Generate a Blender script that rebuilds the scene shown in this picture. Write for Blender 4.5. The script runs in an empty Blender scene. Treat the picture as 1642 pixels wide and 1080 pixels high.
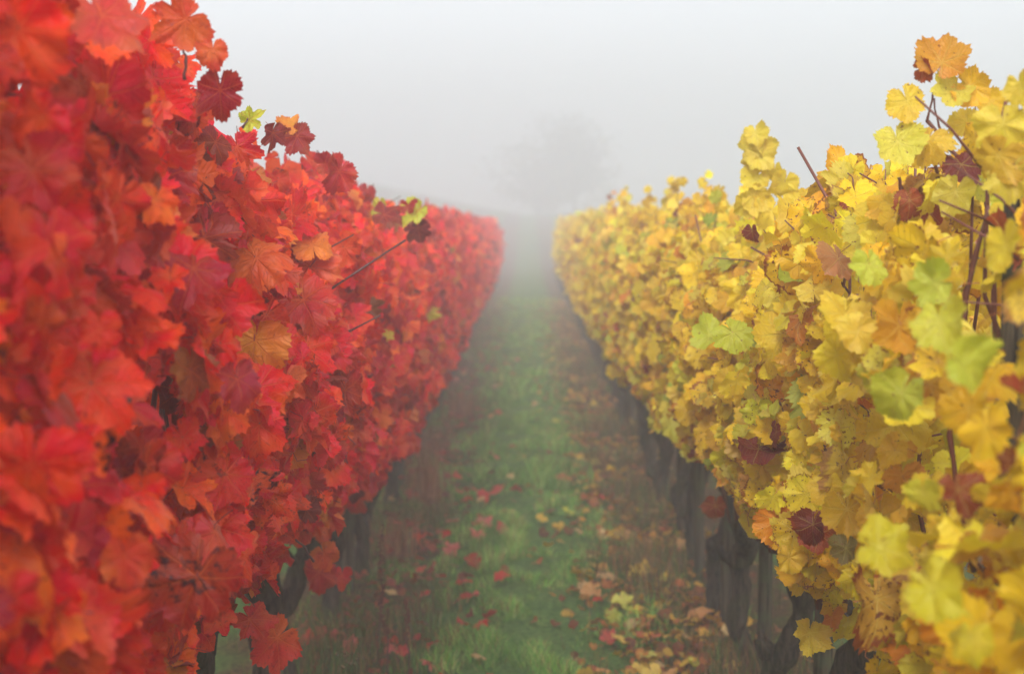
import bpy, math, random
import numpy as np
from mathutils import Matrix, Vector, noise as mnoise

R = math.radians
rnd = random.Random(7)
rng = np.random.default_rng(11)

# ------------------------------------------------------------------ camera, sky, sun, exposure
scene = bpy.context.scene
COL = scene.collection
F = 2800.0                       # focal length in photograph pixels (1642 wide)
VX, VY, EYE = 845.0, 350.0, 1.55  # where the rows meet in the photograph, eye height in metres
cam_data = bpy.data.cameras.new("camera")
cam = bpy.data.objects.new("camera", cam_data)
COL.objects.link(cam)
cam_data.sensor_width = 36.0
cam_data.lens = F / 1642.0 * 36.0
cam_data.clip_start = 0.05
cam_data.clip_end = 600.0
cam.location = (0, 0, EYE)
cam.rotation_euler = (R(90) - math.atan((540 - VY) / F), 0, math.atan((VX - 821) / F))
cam_data.dof.use_dof = True
cam_data.dof.focus_distance = 3.35
cam_data.dof.aperture_fstop = 4.3
cam_data.dof.aperture_blades = 7
scene.camera = cam

world = bpy.data.worlds.new("World")
scene.world = world
world.use_nodes = True
wn = world.node_tree
bg = wn.nodes["Background"]
sky = wn.nodes.new("ShaderNodeTexSky")
sky.sky_type = 'NISHITA'
sky.sun_disc = False
sky.sun_elevation = R(42)
sky.sun_rotation = R(165)
sky.dust_density = 3.0
hs = wn.nodes.new("ShaderNodeHueSaturation")      # overcast: nearly all blue lost in cloud
hs.inputs['Saturation'].default_value = 0.30
wn.links.new(sky.outputs[0], hs.inputs['Color'])
wn.links.new(hs.outputs[0], bg.inputs[0])
bg.inputs[1].default_value = 0.15

sun_data = bpy.data.lights.new("sun", 'SUN')
sun = bpy.data.objects.new("sun", sun_data)
COL.objects.link(sun)
sun_data.energy = 1.5
sun_data.angle = R(14)
sun_data.color = (1.0, 0.985, 0.96)
# light comes from behind the camera, a little from the left
sun.rotation_euler = (R(90 - 42), 0, R(-15))

scene.view_settings.view_transform = 'Standard'
scene.view_settings.look = 'None'
scene.view_settings.gamma = 1.0
scene.view_settings.use_curve_mapping = False
scene.view_settings.exposure = 0.92
scene.cycles.max_bounces = 6
scene.cycles.diffuse_bounces = 3
scene.cycles.glossy_bounces = 2
scene.cycles.transmission_bounces = 3
scene.cycles.volume_bounces = 2
scene.cycles.transparent_max_bounces = 8
scene.cycles.use_denoising = True
scene.cycles.caustics_reflective = False
scene.cycles.caustics_refractive = False


# ------------------------------------------------------------------ helpers
def lin(r, g, b):
    f = lambda c: (c / 255.0 / 12.92) if c / 255.0 <= 0.04045 else ((c / 255.0 + 0.055) / 1.055) ** 2.4
    return (f(r), f(g), f(b))


def pt(px, py, Y):
    """the place at depth Y that a pixel of the photograph looks at"""
    return np.array([(px - VX) * Y / F, Y, EYE - (py - VY) * Y / F])


def tag(o, label=None, cat=None, group=None, kind=None):
    if label: o['label'] = label
    if cat: o['category'] = cat
    if group: o['group'] = group
    if kind: o['kind'] = kind
    return o


def link(name, mesh, parent=None, loc=None):
    o = bpy.data.objects.new(name, mesh)
    COL.objects.link(o)
    if parent is not None: o.parent = parent
    if loc is not None: o.location = loc
    return o


def mk_mesh(name, V, Fc, mats, uv=None, rim=None, col=None, midx=None, smooth=True):
    """V (n,3), Fc (m,3) triangles; uv (n,2), rim (n,), col (n,4) per vertex, midx (m,)"""
    V = np.asarray(V, dtype=np.float32); Fc = np.asarray(Fc, dtype=np.int32)
    me = bpy.data.meshes.new(name)
    n, m = len(V), len(Fc)
    me.vertices.add(n); me.vertices.foreach_set('co', V.ravel())
    me.loops.add(m * 3); me.loops.foreach_set('vertex_index', Fc.ravel())
    me.polygons.add(m)
    me.polygons.foreach_set('loop_start', np.arange(0, m * 3, 3, dtype=np.int32))
    me.polygons.foreach_set('loop_total', np.full(m, 3, dtype=np.int32))
    if midx is not None: me.polygons.foreach_set('material_index', np.asarray(midx, dtype=np.int32))
    me.polygons.foreach_set('use_smooth', np.full(m, smooth, dtype=bool))
    for mt in mats: me.materials.append(mt)
    if uv is not None:
        l = me.uv_layers.new(name='UVMap')
        l.data.foreach_set('uv', np.asarray(uv, dtype=np.float32)[Fc.ravel()].ravel())
    if rim is not None:
        a = me.attributes.new('rim', 'FLOAT', 'POINT'); a.data.foreach_set('value', np.asarray(rim, dtype=np.float32))
    if col is not None:
        a = me.attributes.new('tint', 'FLOAT_COLOR', 'POINT'); a.data.foreach_set('color', np.asarray(col, dtype=np.float32).ravel())
    me.update(calc_edges=True)
    return me


class Geo:
    """collects pieces of one mesh"""
    def __init__(s): s.V, s.F, s.C, s.n = [], [], [], 0
    def add(s, V, Fc, c=None):
        V = np.asarray(V, float); s.V.append(V); s.F.append(np.asarray(Fc, int) + s.n); s.n += len(V)
        if c is not None:
            s.C.append(np.tile(np.asarray(c, float), (len(V), 1)) if np.ndim(c) == 1 else np.asarray(c))
    def mesh(s, name, mats, smooth=True):
        return mk_mesh(name, np.vstack(s.V), np.vstack(s.F), mats, col=np.vstack(s.C) if s.C else None, smooth=smooth)


def tube(path, rad, sides=8, rough=0.0, seed=0, cap=True):
    """a round limb along a path, radius per point, lumpy by `rough`"""
    P = np.asarray(path, float); n = len(P)
    rad = np.broadcast_to(np.asarray(rad, float), (n,))
    T = np.gradient(P, axis=0); T /= np.linalg.norm(T, axis=1)[:, None] + 1e-9
    up = np.array([0.0, 1.0, 0.0]) if abs(T[0][1]) < 0.9 else np.array([1.0, 0, 0])
    V = []
    for i in range(n):
        a = np.cross(up, T[i]); a /= np.linalg.norm(a) + 1e-9
        b = np.cross(T[i], a); up = b if False else up
        for k in range(sides):
            t = 2 * math.pi * k / sides
            r = rad[i]
            if rough:
                q = P[i] + (a * math.cos(t) + b * math.sin(t)) * r
                r *= 1 + rough * mnoise.noise(Vector((q[0] * 28 + seed, q[1] * 28, q[2] * 9))) + rough * .6 * mnoise.noise(Vector((q[0] * 60 + seed, q[1] * 60, q[2] * 30)))
            V.append(P[i] + (a * math.cos(t) + b * math.sin(t)) * r)
    Fc = []
    for i in range(n - 1):
        for k in range(sides):
            a0 = i * sides + k; a1 = i * sides + (k + 1) % sides
            Fc += [(a0, a1, a1 + sides), (a0, a1 + sides, a0 + sides)]
    if cap:
        V.append(P[0]); V.append(P[-1])
        for k in range(sides):
            Fc.append((n * sides, (k + 1) % sides, k))
            Fc.append((n * sides + 1, (n - 1) * sides + k, (n - 1) * sides + (k + 1) % sides))
    return np.array(V), np.array(Fc)


def wander(p0, p1, n, amp, seed):
    """a path from p0 to p1 that wobbles"""
    p0, p1 = np.array(p0, float), np.array(p1, float)
    out = []
    for i in range(n):
        t = i / (n - 1)
        w = math.sin(math.pi * min(t, .9) / .9 * .5)
        q = mnoise.noise_vector(Vector((seed * 3.7, t * 3.1, seed)))
        out.append(p0 + (p1 - p0) * t + np.array(q) * amp * w)
    return np.array(out)


# ------------------------------------------------------------------ materials
class NT:
    def __init__(s, name):
        s.m = bpy.data.materials.new(name); s.m.use_nodes = True
        s.t = s.m.node_tree; s.t.nodes.clear()
        s.out = s.t.nodes.new('ShaderNodeOutputMaterial')
    def n(s, typ, **kw):
        x = s.t.nodes.new(typ)
        for k, v in kw.items():
            setattr(x, k, v)
        return x
    def l(s, a, b): s.t.links.new(a, b)
    def setin(s, node, key, v):
        if isinstance(v, bpy.types.NodeSocket): s.l(v, node.inputs[key])
        elif v is not None: node.inputs[key].default_value = v
    def math(s, op, a, b=None, c=None, clamp=False):
        x = s.n('ShaderNodeMath', operation=op, use_clamp=clamp)
        s.setin(x, 0, a); s.setin(x, 1, b); s.setin(x, 2, c)
        return x.outputs[0]
    def ramp(s, v, lo, hi, a=0.0, b=1.0):
        x = s.n('ShaderNodeMapRange'); x.interpolation_type = 'SMOOTHSTEP'
        s.setin(x, 0, v); s.setin(x, 1, lo); s.setin(x, 2, hi); s.setin(x, 3, a); s.setin(x, 4, b)
        return x.outputs[0]
    def mix(s, f, a, b, mode='MIX'):
        x = s.n('ShaderNodeMix', data_type='RGBA', blend_type=mode)
        s.setin(x, 0, f)
        for k, v in ((6, a), (7, b)):
            if isinstance(v, tuple): v = tuple(v) + ((1,) if len(v) == 3 else ())
            s.setin(x, k, v)
        return x.outputs[2]
    def noise(s, vec, scale, detail=2.0, rough=.5):
        x = s.n('ShaderNodeTexNoise'); s.setin(x, 'Vector', vec)
        x.inputs['Scale'].default_value = scale; x.inputs['Detail'].default_value = detail; x.inputs['Roughness'].default_value = rough
        return x.outputs[0]


def leaf_material(name, kind, joined):
    """an autumn vine leaf: mottled lamina, paler veins, dark specks, dried rim; light comes through it"""
    N = NT(name)
    uv = N.n('ShaderNodeUVMap', uv_map='UVMap').outputs[0]
    if joined:
        at = N.n('ShaderNodeAttribute', attribute_name='tint')
        C, A = at.outputs['Color'], at.outputs['Alpha']
        rd = N.n('ShaderNodeNewGeometry').outputs['Random Per Island']
    else:
        oi = N.n('ShaderNodeObjectInfo')
        C, A, rd = oi.outputs['Color'], oi.outputs['Alpha'], oi.outputs['Random']
    sep = N.n('ShaderNodeSeparateXYZ'); N.l(uv, sep.inputs[0])
    x = N.math('MULTIPLY_ADD', sep.outputs[0], 2.0, -1.0); y = N.math('MULTIPLY_ADD', sep.outputs[1], 2.0, -1.0)
    off = N.n('ShaderNodeVectorMath', operation='SCALE'); off.inputs[0].default_value = (37., 53., 71.); N.l(rd, off.inputs['Scale'])
    vec = N.n('ShaderNodeVectorMath', operation='ADD'); N.l(uv, vec.inputs[0]); N.l(off.outputs[0], vec.inputs[1])
    vec = vec.outputs[0]
    # veins: five from the stalk, side veins slanting from each
    r = N.math('SQRT', N.math('ADD', N.math('MULTIPLY', x, x), N.math('MULTIPLY', y, y)))
    th = N.math('ARCTAN2', x, y)
    wob = N.math('MULTIPLY_ADD', N.noise(uv, 3.0, 1.0), .22, -.11)
    th = N.math('ADD', th, wob)
    seg = R(54)
    ph = N.math('SUBTRACT', th, N.math('MULTIPLY', N.math('ROUND', N.math('DIVIDE', th, seg)), seg))
    t = N.math('ABSOLUTE', N.math('MULTIPLY', r, N.math('SINE', ph)))
    sl = N.math('MULTIPLY', r, N.math('COSINE', ph))
    wid = N.math('MULTIPLY_ADD', r, -.016, .030)
    prim = N.math('SUBTRACT', 1.0, N.ramp(t, N.math('MULTIPLY', wid, .4), wid))
    fr = N.math('FRACT', N.math('MULTIPLY', N.math('SUBTRACT', sl, N.math('MULTIPLY', t, .85)), 7.5))
    sec = N.ramp(N.math('ABSOLUTE', N.math('SUBTRACT', fr, .5)), .41, .49)
    vein = N.math('MAXIMUM', prim, N.math('MULTIPLY', sec, .6))
    big = N.noise(vec, 1.6, 2.0)
    fine = N.noise(vec, 9.0, 3.0, .65)
    speck = N.noise(vec, 34.0, 2.0, .6)
    rim = N.n('ShaderNodeAttribute', attribute_name='rim').outputs['Fac']
    hsv = N.n('ShaderNodeHueSaturation'); N.l(C, hsv.inputs['Color'])
    if kind == 'red':
        hsv.inputs['Hue'].default_value = .5
        N.l(N.ramp(big, .3, .7, .493, .516), hsv.inputs['Hue'])
        hsv.inputs['Value'].default_value = 1.0
        c = hsv.outputs[0]
        dark = N.mix(1.0, c, (.55, .30, .42), 'MULTIPLY')
        c = N.mix(N.math('MULTIPLY', N.ramp(fine, .52, .78), N.math('SUBTRACT', 1.0, N.math('MULTIPLY', vein, .9))), c, dark)
        c = N.mix(N.math('MULTIPLY', vein, .34), c, lin(238, 120, 60))
        c = N.mix(N.math('MULTIPLY', N.ramp(speck, .63, .72), N.math('MULTIPLY_ADD', A, .7, .15)), c, lin(70, 14, 16))
        c = N.mix(N.math('MULTIPLY', N.ramp(N.math('MULTIPLY', fine, big), .30, .42), N.ramp(A, .55, .9)), c, lin(60, 12, 28))
        c = N.mix(N.math('MULTIPLY', N.ramp(N.math('ADD', N.math('MULTIPLY', N.math('MULTIPLY', rim, rim), .4), N.math('MULTIPLY', N.noise(vec, 5.0, 3.0), .55)), .70, .80), .55), c, lin(150, 62, 30))
        back = lin(238, 140, 132); bf = .20
    else:
        N.l(N.ramp(big, .3, .7, .490, .503), hsv.inputs['Hue'])
        c = hsv.outputs[0]
        c = N.mix(N.math('MULTIPLY', N.ramp(fine, .5, .75), .35), c, N.mix(1.0, c, (.78, .60, .35), 'MULTIPLY'))
        c = N.mix(N.math('MULTIPLY', vein, .22), c, lin(250, 236, 130))
        sp = N.ramp(N.math('ADD', N.noise(vec, 13.0, 3.0, .6), N.math('MULTIPLY', A, .11)), .68, .73)
        c = N.mix(N.math('MULTIPLY', sp, .9), c, lin(120, 52, 20))
        rb = N.math('ADD', N.math('MULTIPLY', N.math('MULTIPLY', rim, rim), .42), N.math('MULTIPLY', N.noise(vec, 4.0, 3.0), .5))
        rb = N.ramp(N.math('ADD', rb, N.math('MULTIPLY', A, .22)), .755, .83)
        c = N.mix(N.math('MULTIPLY', rb, .88), c, lin(150, 64, 24))
        back = lin(246, 230, 150); bf = .22
    geo = N.n('ShaderNodeNewGeometry')
    c = N.mix(N.math('MULTIPLY', geo.outputs['Backfacing'], bf), c, back)
    bump = N.n('ShaderNodeBump'); bump.inputs['Strength'].default_value = .8; bump.inputs['Distance'].default_value = .004
    N.l(N.math('SUBTRACT', N.math('MULTIPLY', fine, .8), vein), bump.inputs['Height'])
    p = N.n('ShaderNodeBsdfPrincipled'); N.l(c, p.inputs['Base Color'])
    p.inputs['Roughness'].default_value = .42; p.inputs['Specular IOR Level'].default_value = .32
    N.l(bump.outputs[0], p.inputs['Normal'])
    tr = N.n('ShaderNodeBsdfTranslucent')
    sat = N.n('ShaderNodeHueSaturation'); sat.inputs['Saturation'].default_value = 1.15; N.l(c, sat.inputs['Color'])
    N.l(sat.outputs[0], tr.inputs['Color']); N.l(bump.outputs[0], tr.inputs['Normal'])
    ms = N.n('ShaderNodeMixShader'); ms.inputs[0].default_value = .40
    N.l(p.outputs[0], ms.inputs[1]); N.l(tr.outputs[0], ms.inputs[2]); N.l(ms.outputs[0], N.out.inputs[0])
    return N.m


def wood_material(name, c1, c2, moss, moss_amt, sx=60, sz=6, rough=.85, bump=.5):
    N = NT(name)
    tc = N.n('ShaderNodeTexCoord').outputs['Object']
    mp = N.n('ShaderNodeMapping'); mp.inputs['Scale'].default_value = (sx, sx, sz); N.l(tc, mp.inputs[0])
    a = N.noise(mp.outputs[0], 1.0, 5.0, .65)
    b = N.noise(tc, 9.0, 3.0, .6)
    c = N.mix(N.ramp(a, .35, .65), c1, c2)
    c = N.mix(N.math('MULTIPLY', N.ramp(b, .48, .62), moss_amt), c, moss)
    bp = N.n('ShaderNodeBump'); bp.inputs['Strength'].default_value = bump; bp.inputs['Distance'].default_value = .01; N.l(a, bp.inputs['Height'])
    p = N.n('ShaderNodeBsdfPrincipled'); N.l(c, p.inputs['Base Color']); p.inputs['Roughness'].default_value = rough
    p.inputs['Specular IOR Level'].default_value = .2
    N.l(bp.outputs[0], p.inputs['Normal']); N.l(p.outputs[0], N.out.inputs[0])
    return N.m


def tint_material(name, trans=.25, rough=.6):
    N = NT(name)
    at = N.n('ShaderNodeAttribute', attribute_name='tint')
    p = N.n('ShaderNodeBsdfPrincipled'); N.l(at.outputs['Color'], p.inputs['Base Color']); p.inputs['Roughness'].default_value = rough
    p.inputs['Specular IOR Level'].default_value = .25
    tr = N.n('ShaderNodeBsdfTranslucent'); N.l(at.outputs['Color'], tr.inputs['Color'])
    ms = N.n('ShaderNodeMixShader'); ms.inputs[0].default_value = trans
    N.l(p.outputs[0], ms.inputs[1]); N.l(tr.outputs[0], ms.inputs[2]); N.l(ms.outputs[0], N.out.inputs[0])
    return N.m


def plain_material(name, c, rough=.6, metal=0.0, noise_amt=.3):
    N = NT(name)
    tc = N.n('ShaderNodeTexCoord').outputs['Object']
    a = N.noise(tc, 60.0, 3.0)
    cc = N.mix(N.math('MULTIPLY', a, noise_amt * 2), c, tuple(v * .45 for v in c))
    p = N.n('ShaderNodeBsdfPrincipled'); N.l(cc, p.inputs['Base Color']); p.inputs['Roughness'].default_value = rough
    p.inputs['Metallic'].default_value = metal
    N.l(p.outputs[0], N.out.inputs[0])
    return N.m


M_LEAF = {k: (leaf_material(k + '_vine_leaf', k, False), leaf_material(k + '_vine_foliage', k, True)) for k in ('red', 'yellow')}
M_PET = {'red': plain_material('red_leaf_stalk', lin(150, 40, 48)), 'yellow': plain_material('tan_leaf_stalk', lin(196, 120, 72))}
M_CANE = {'red': plain_material('dark_cane', lin(88, 44, 40), .55), 'yellow': plain_material('brown_cane', lin(112, 58, 40), .55)}
M_BARK = wood_material('old_vine_bark', (.012, .009, .007), (.085, .064, .048), lin(60, 66, 32), .40, 90, 12, .9, 1.0)
M_POST = wood_material('weathered_post_wood', lin(34, 29, 24), lin(92, 82, 68), lin(80, 92, 62), .5, 90, 5)
M_WIRE = plain_material('galvanised_wire', (.32, .33, .34), .45, .8)
M_TINT = tint_material('grass_blade')
M_DRY = tint_material('dry_stalk', .1, .8)


def ground_material():
    N = NT('vineyard_ground')
    tc = N.n('ShaderNodeTexCoord').outputs['Object']
    sep = N.n('ShaderNodeSeparateXYZ'); N.l(tc, sep.inputs[0])
    xx = N.math('ADD', sep.outputs[0], N.math('MULTIPLY_ADD', N.noise(tc, 3.0, 3.0), .5, -.25))
    xx = N.math('SUBTRACT', xx, .03)
    # rows repeat every 1.52 m: soil and dead weeds under the vines, grass between
    fx = N.math('PINGPONG', xx, .76)
    grassy = N.math('SUBTRACT', 1.0, N.ramp(fx, .32, .50))
    a = N.noise(tc, 6.0, 5.0, .65); b = N.noise(tc, 45.0, 4.0, .7)
    g = N.mix(N.ramp(b, .3, .7), lin(44, 72, 32), lin(100, 130, 68))
    g = N.mix(N.math('MULTIPLY', N.ramp(a, .55, .72), .5), g, lin(104, 100, 62))
    s = N.mix(N.ramp(b, .35, .65), lin(46, 34, 24), lin(112, 84, 58))
    s = N.mix(N.math('MULTIPLY', N.ramp(a, .48, .62), .6), s, lin(64, 76, 36))
    c = N.mix(grassy, s, g)
    bp = N.n('ShaderNodeBump'); bp.inputs['Strength'].default_value = .8; bp.inputs['Distance'].default_value = .03; N.l(b, bp.inputs['Height'])
    p = N.n('ShaderNodeBsdfPrincipled'); N.l(c, p.inputs['Base Color']); p.inputs['Roughness'].default_value = .95
    p.inputs['Specular IOR Level'].default_value = .1
    N.l(bp.outputs[0], p.inputs['Normal']); N.l(p.outputs[0], N.out.inputs[0])
    return N.m


# ------------------------------------------------------------------ the leaf shapes
def leaf_shape(kind, seed, npts, rings, crumple=1.0, stalk=True):
    """one lobed, toothed vine leaf, stalk joint at the origin, tip along +Y, tip at distance ~1"""
    g = np.random.default_rng(seed)
    th = np.linspace(-math.pi, math.pi, npts, endpoint=False) + math.pi / npts * .01
    d = np.degrees(np.abs(th))
    env = np.interp(d, [0, 27, 54, 80, 108, 135, 158, 171, 180],
                    [1.04, .84, .95, .80, .84, .74, .66, .56, .12] if kind == 'red' else [1.0, .90, .95, .88, .87, .80, .72, .60, .14])
    dep = g.uniform(.04, .42, 4) if kind == 'red' else g.uniform(.0, .20, 4)
    if g.random() < .35: dep *= .3
    dd = np.degrees(th)
    for k, (c, w) in enumerate(((-80, 6), (-27, 5.5), (27, 5.5), (80, 6))):
        env *= 1 - dep[k] * np.exp(-((dd - c - g.uniform(-4, 4)) / w) ** 2)
    if npts >= 30:
        ph = np.arange(npts) % 2
        tooth = np.where(ph == 0, 1.0, -1.0) * g.uniform(.025, .062, npts)
        tooth += .045 * (np.abs(((th * 11 / math.pi + g.uniform(0, 1)) % 1) - .5) * 4 - 1)      # larger teeth between the small ones
        env *= 1 + tooth
    env *= 1 + .10 * np.sin(th + g.uniform(0, 6)) + .05 * np.sin(2 * th + g.uniform(0, 6))
    V = [(0, 0, 0)]; rim = [0.0]
    fr = np.linspace(0, 1, rings + 1)[1:] ** .85
    for f in fr:
        e = env if f > .99 else (env * .55 + .45 * np.interp(d, [0, 60, 120, 180], [.95, .85, .7, .3])) * f
        rr = env if f > .99 else np.minimum(e, env * .96)
        V += list(np.stack([np.sin(th) * rr, np.cos(th) * rr, np.zeros(npts)], 1)); rim += [f] * npts
    V = np.array(V, float); uv = V[:, :2] * .5 + .5
    Fc = [(0, 1 + (k + 1) % npts, 1 + k) for k in range(npts)]
    for j in range(rings - 1):
        a = 1 + j * npts; b = a + npts
        for k in range(npts):
            k2 = (k + 1) % npts
            Fc += [(a + k, a + k2, b + k2), (a + k, b + k2, b + k)]
    Fc = [f for f in Fc]
    # bend it
    x, y = V[:, 0].copy(), V[:, 1].copy(); r = np.hypot(x, y); t = np.arctan2(x, y)
    fold = g.uniform(-.1, .55) * crumple; cup = g.uniform(-.35, .35) * crumple
    z = fold * np.abs(x) ** 1.3 * .6 - g.uniform(.0, .35) * crumple * np.maximum(y, 0) ** 2 + cup * r ** 2 * .6
    z += g.uniform(.04, .13) * crumple * np.sin(t * g.integers(4, 8) + g.uniform(0, 6)) * r ** 2
    z += g.uniform(.01, .04) * crumple * np.sin(t * 11 + g.uniform(0, 6)) * r ** 3
    z += g.uniform(.0, .30) * crumple * np.maximum(np.abs(x + g.uniform(-.2, .2)) - .45, 0) ** 2 * 3 * g.choice([-1, 1])
    for i in range(len(V)):
        z[i] += .10 * min(crumple, 1.5) * mnoise.noise(Vector((x[i] * 2.2 + seed, y[i] * 2.2, seed * .7))) + .05 * crumple * mnoise.noise(Vector((x[i] * 6 + seed, y[i] * 6, seed * .7)))
    # one side or the tip rolls over
    ra = g.uniform(0, 2 * math.pi); rd_ = np.sin(ra) * x + np.cos(ra) * y
    over = np.maximum(rd_ - g.uniform(.35, .75), 0) * (1 if g.random() < .6 else 0)
    z += g.choice([-1, 1]) * over * g.uniform(.4, 1.1)
    x = x - np.sin(ra) * over * .35; y = y - np.cos(ra) * over * .35
    shr = 1 - .10 * crumple * np.abs(np.sin(t * 3 + seed)) * r
    V[:, 2] = z; V[:, 0] = x * shr; V[:, 1] = y * shr
    midx = np.zeros(len(Fc), int)
    if stalk:
        L = g.uniform(.5, .95)
        path = [(0, 0, 0), (g.uniform(-.05, .05), -.22 * L, -.16 * L), (g.uniform(-.15, .15), -.35 * L, -.65 * L), (g.uniform(-.2, .2), -.42 * L, -1.1 * L)]
        TV, TF = tube(path, [.016, .014, .014, .018], 3, cap=False)
        n0 = len(V)
        V = np.vstack([V, TV]); uv = np.vstack([uv, np.full((len(TV), 2), .5)]); rim += [0.0] * len(TV)
        Fc = Fc + [tuple(q) for q in (TF + n0)]
        midx = np.concatenate([midx, np.ones(len(TF), int)])
    return V, np.array(Fc), uv, np.array(rim), midx


NVAR = 22
HI, MID, LO, TINY, FILL = {}, {}, {}, {}, {}
for kind in ('red', 'yellow'):
    base = 100 if kind == 'red' else 500
    mats = [M_LEAF[kind][0], M_PET[kind]]
    HI[kind] = []
    MID[kind] = []
    for v in range(NVAR):
        cr = 1.3 if v < NVAR - 4 else 2.0              # the last four are dry and shrivelled
        V, Fc, uv, rim, mi = leaf_shape(kind, base + v, 72, 3, cr)
        HI[kind].append(mk_mesh(kind + '_leaf', V, Fc, mats, uv, rim, midx=mi))
        V, Fc, uv, rim, mi = leaf_shape(kind, base + v, 36, 2, cr)
        MID[kind].append(mk_mesh(kind + '_leaf_small', V, Fc, mats, uv, rim, midx=mi))
    FILL[kind] = [leaf_shape(kind, base + 80 + v, 34, 2, 1.2, False) for v in range(12)]
    LO[kind] = [leaf_shape(kind, base + 40 + v, 20, 1, 1.0, False) for v in range(10)]
    TINY[kind] = [leaf_shape(kind, base + 60 + v, 10, 1, 1.0, False) for v in range(8)]

# ------------------------------------------------------------------ leaf colours
PAL = {
    'red': [((234, 22, 10), 28), ((242, 48, 10), 16), ((224, 10, 16), 20), ((248, 88, 16), 8), ((212, 12, 24), 13), ((236, 44, 44), 7),
            ((172, 22, 34), 5), ((232, 124, 40), 2), ((138, 34, 36), 2.5), ((176, 90, 34), .8), ((214, 196, 70), .5)],
    'yellow': [((246, 210, 30), 28), ((250, 222, 50), 26), ((238, 194, 24), 18), ((228, 172, 24), 8), ((236, 218, 76), 10), ((208, 204, 52), 5),
               ((214, 140, 28), 3.5), ((170, 182, 52), 1.2), ((166, 80, 30), 1.5), ((122, 50, 26), .8)],
}


VW = [1.0] * 11          # each vine has turned a little differently


def pick_colour(kind, zrel=.5):
    cs, ws = zip(*PAL[kind])
    ws = list(ws)
    if kind == 'yellow' and zrel < .3:
        ws[6] *= 2.2; ws[8] *= 2; ws[3] *= 1.5
    if kind == 'red' and zrel > .7:
        ws[6] *= 1.6; ws[7] *= 1.5; ws[5] *= 1.6
    ws = [w * VW[k % len(VW)] for k, w in enumerate(ws)]
    c = rnd.choices(cs, ws)[0]
    j = rnd.uniform(.88, 1.1)
    c = tuple(min(255, max(3, v * j + rnd.uniform(-6, 6))) for v in c)
    return lin(*c)


# ------------------------------------------------------------------ the two hedges' surface
AX = {'red': -.76, 'yellow': .76}
SIDE = {'red': 1, 'yellow': -1}      # towards the path


def top_z(kind, y):
    if kind == 'red':
        b = np.interp(y, [1.0, 2.2, 2.7, 3.1, 4.9, 9, 20, 50], [1.95, 1.92, 1.86, 1.75, 1.66, 1.58, 1.52, 1.5])
    else:
        b = np.interp(y, [1.0, 1.8, 2.3, 3.2, 5.7, 12, 50], [1.68, 1.64, 1.57, 1.58, 1.56, 1.56, 1.5])
    s = 0 if kind == 'red' else 40
    return b + (.09 if kind == 'red' else .14) * mnoise.noise(Vector((y * 1.9, s, .5))) + .10 * mnoise.noise(Vector((y * 6.0, s, 3.5)))


def bot_z(kind, y):
    b = np.interp(y, [1, 3.5, 5, 9, 20], [.72, .72, .60, .45, .46]) if kind == 'red' else np.interp(y, [1, 2.6, 3.2, 4.2, 6, 9, 12], [.60, .66, .82, .78, .70, .63, .56])
    s = 10 if kind == 'red' else 60
    return b + .15 * mnoise.noise(Vector((y * 1.6, s, .5)))


def half_x(kind, y, z):
    """how far the foliage reaches from the row's middle towards the path"""
    s = 20 if kind == 'red' else 80
    zt, zb = top_z(kind, y), bot_z(kind, y)
    m = (zt + zb) / 2; h = (zt - zb) / 2
    q = min(1, abs(z - m) / h)
    prof = (1 - q ** 3.2) ** .5 if z > m else (1 - q ** 3) ** .6
    w = .27 if kind == 'red' else .25
    return (.05 + (w - .05) * prof) + .085 * mnoise.noise(Vector((y * 1.9, z * 2.2, s))) + .045 * mnoise.noise(Vector((y * 6, z * 6, s + 5)))


def leaf_frame(pos, n, tip, s):
    n = n / np.linalg.norm(n)
    yv = tip - n * np.dot(n, tip); yv /= np.linalg.norm(yv) + 1e-9
    xv = np.cross(yv, n)
    return Matrix(((xv[0] * s, yv[0] * s, n[0] * s, pos[0]), (xv[1] * s, yv[1] * s, n[1] * s, pos[1]), (xv[2] * s, yv[2] * s, n[2] * s, pos[2]), (0, 0, 0, 1)))


def random_leaf(kind, y0, y1):
    y = rnd.uniform(y0, y1)
    zt, zb = top_z(kind, y), bot_z(kind, y)
    z = zb + (zt - zb) * rnd.random() ** .93
    hx = half_x(kind, y, z)
    sd = SIDE[kind]
    u = rnd.random()
    if u < .58 and mnoise.noise(Vector((y * 4.5, z * 4.5, 90 + AX[kind] * 9))) > .22: u = .6 + .4 * rnd.random()     # hollows
    if u < .58: x = hx - abs(rnd.gauss(0, .055)) + rnd.uniform(0, .03)
    elif u < .82: x = rnd.uniform(-hx, hx)
    else: x = -hx + abs(rnd.gauss(0, .06))
    face = 1 if x > -.05 else -1
    az = rnd.gauss(38, 48)                    # 0 = straight out of the row, 90 = towards the near end
    el = rnd.gauss(22, 24)
    out = np.array([sd * face * math.cos(R(az)), -math.sin(R(az)), 0.0])
    n = out * math.cos(R(el)) + np.array([0, 0, math.sin(R(el))])
    tip = np.array([rnd.gauss(0, .45), rnd.gauss(0, .45), -1.0])
    if kind == 'red': s = min(.082, max(.024, rnd.gauss(.048, .015)))
    else: s = min(.064, max(.018, rnd.gauss(.038, .013)))
    return dict(pos=np.array([AX[kind] + sd * x, y, z]), n=n, tip=tip, s=s, x=x, c=pick_colour(kind, (z - zb) / (zt - zb)), a=rnd.random() ** 2.5)


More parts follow.
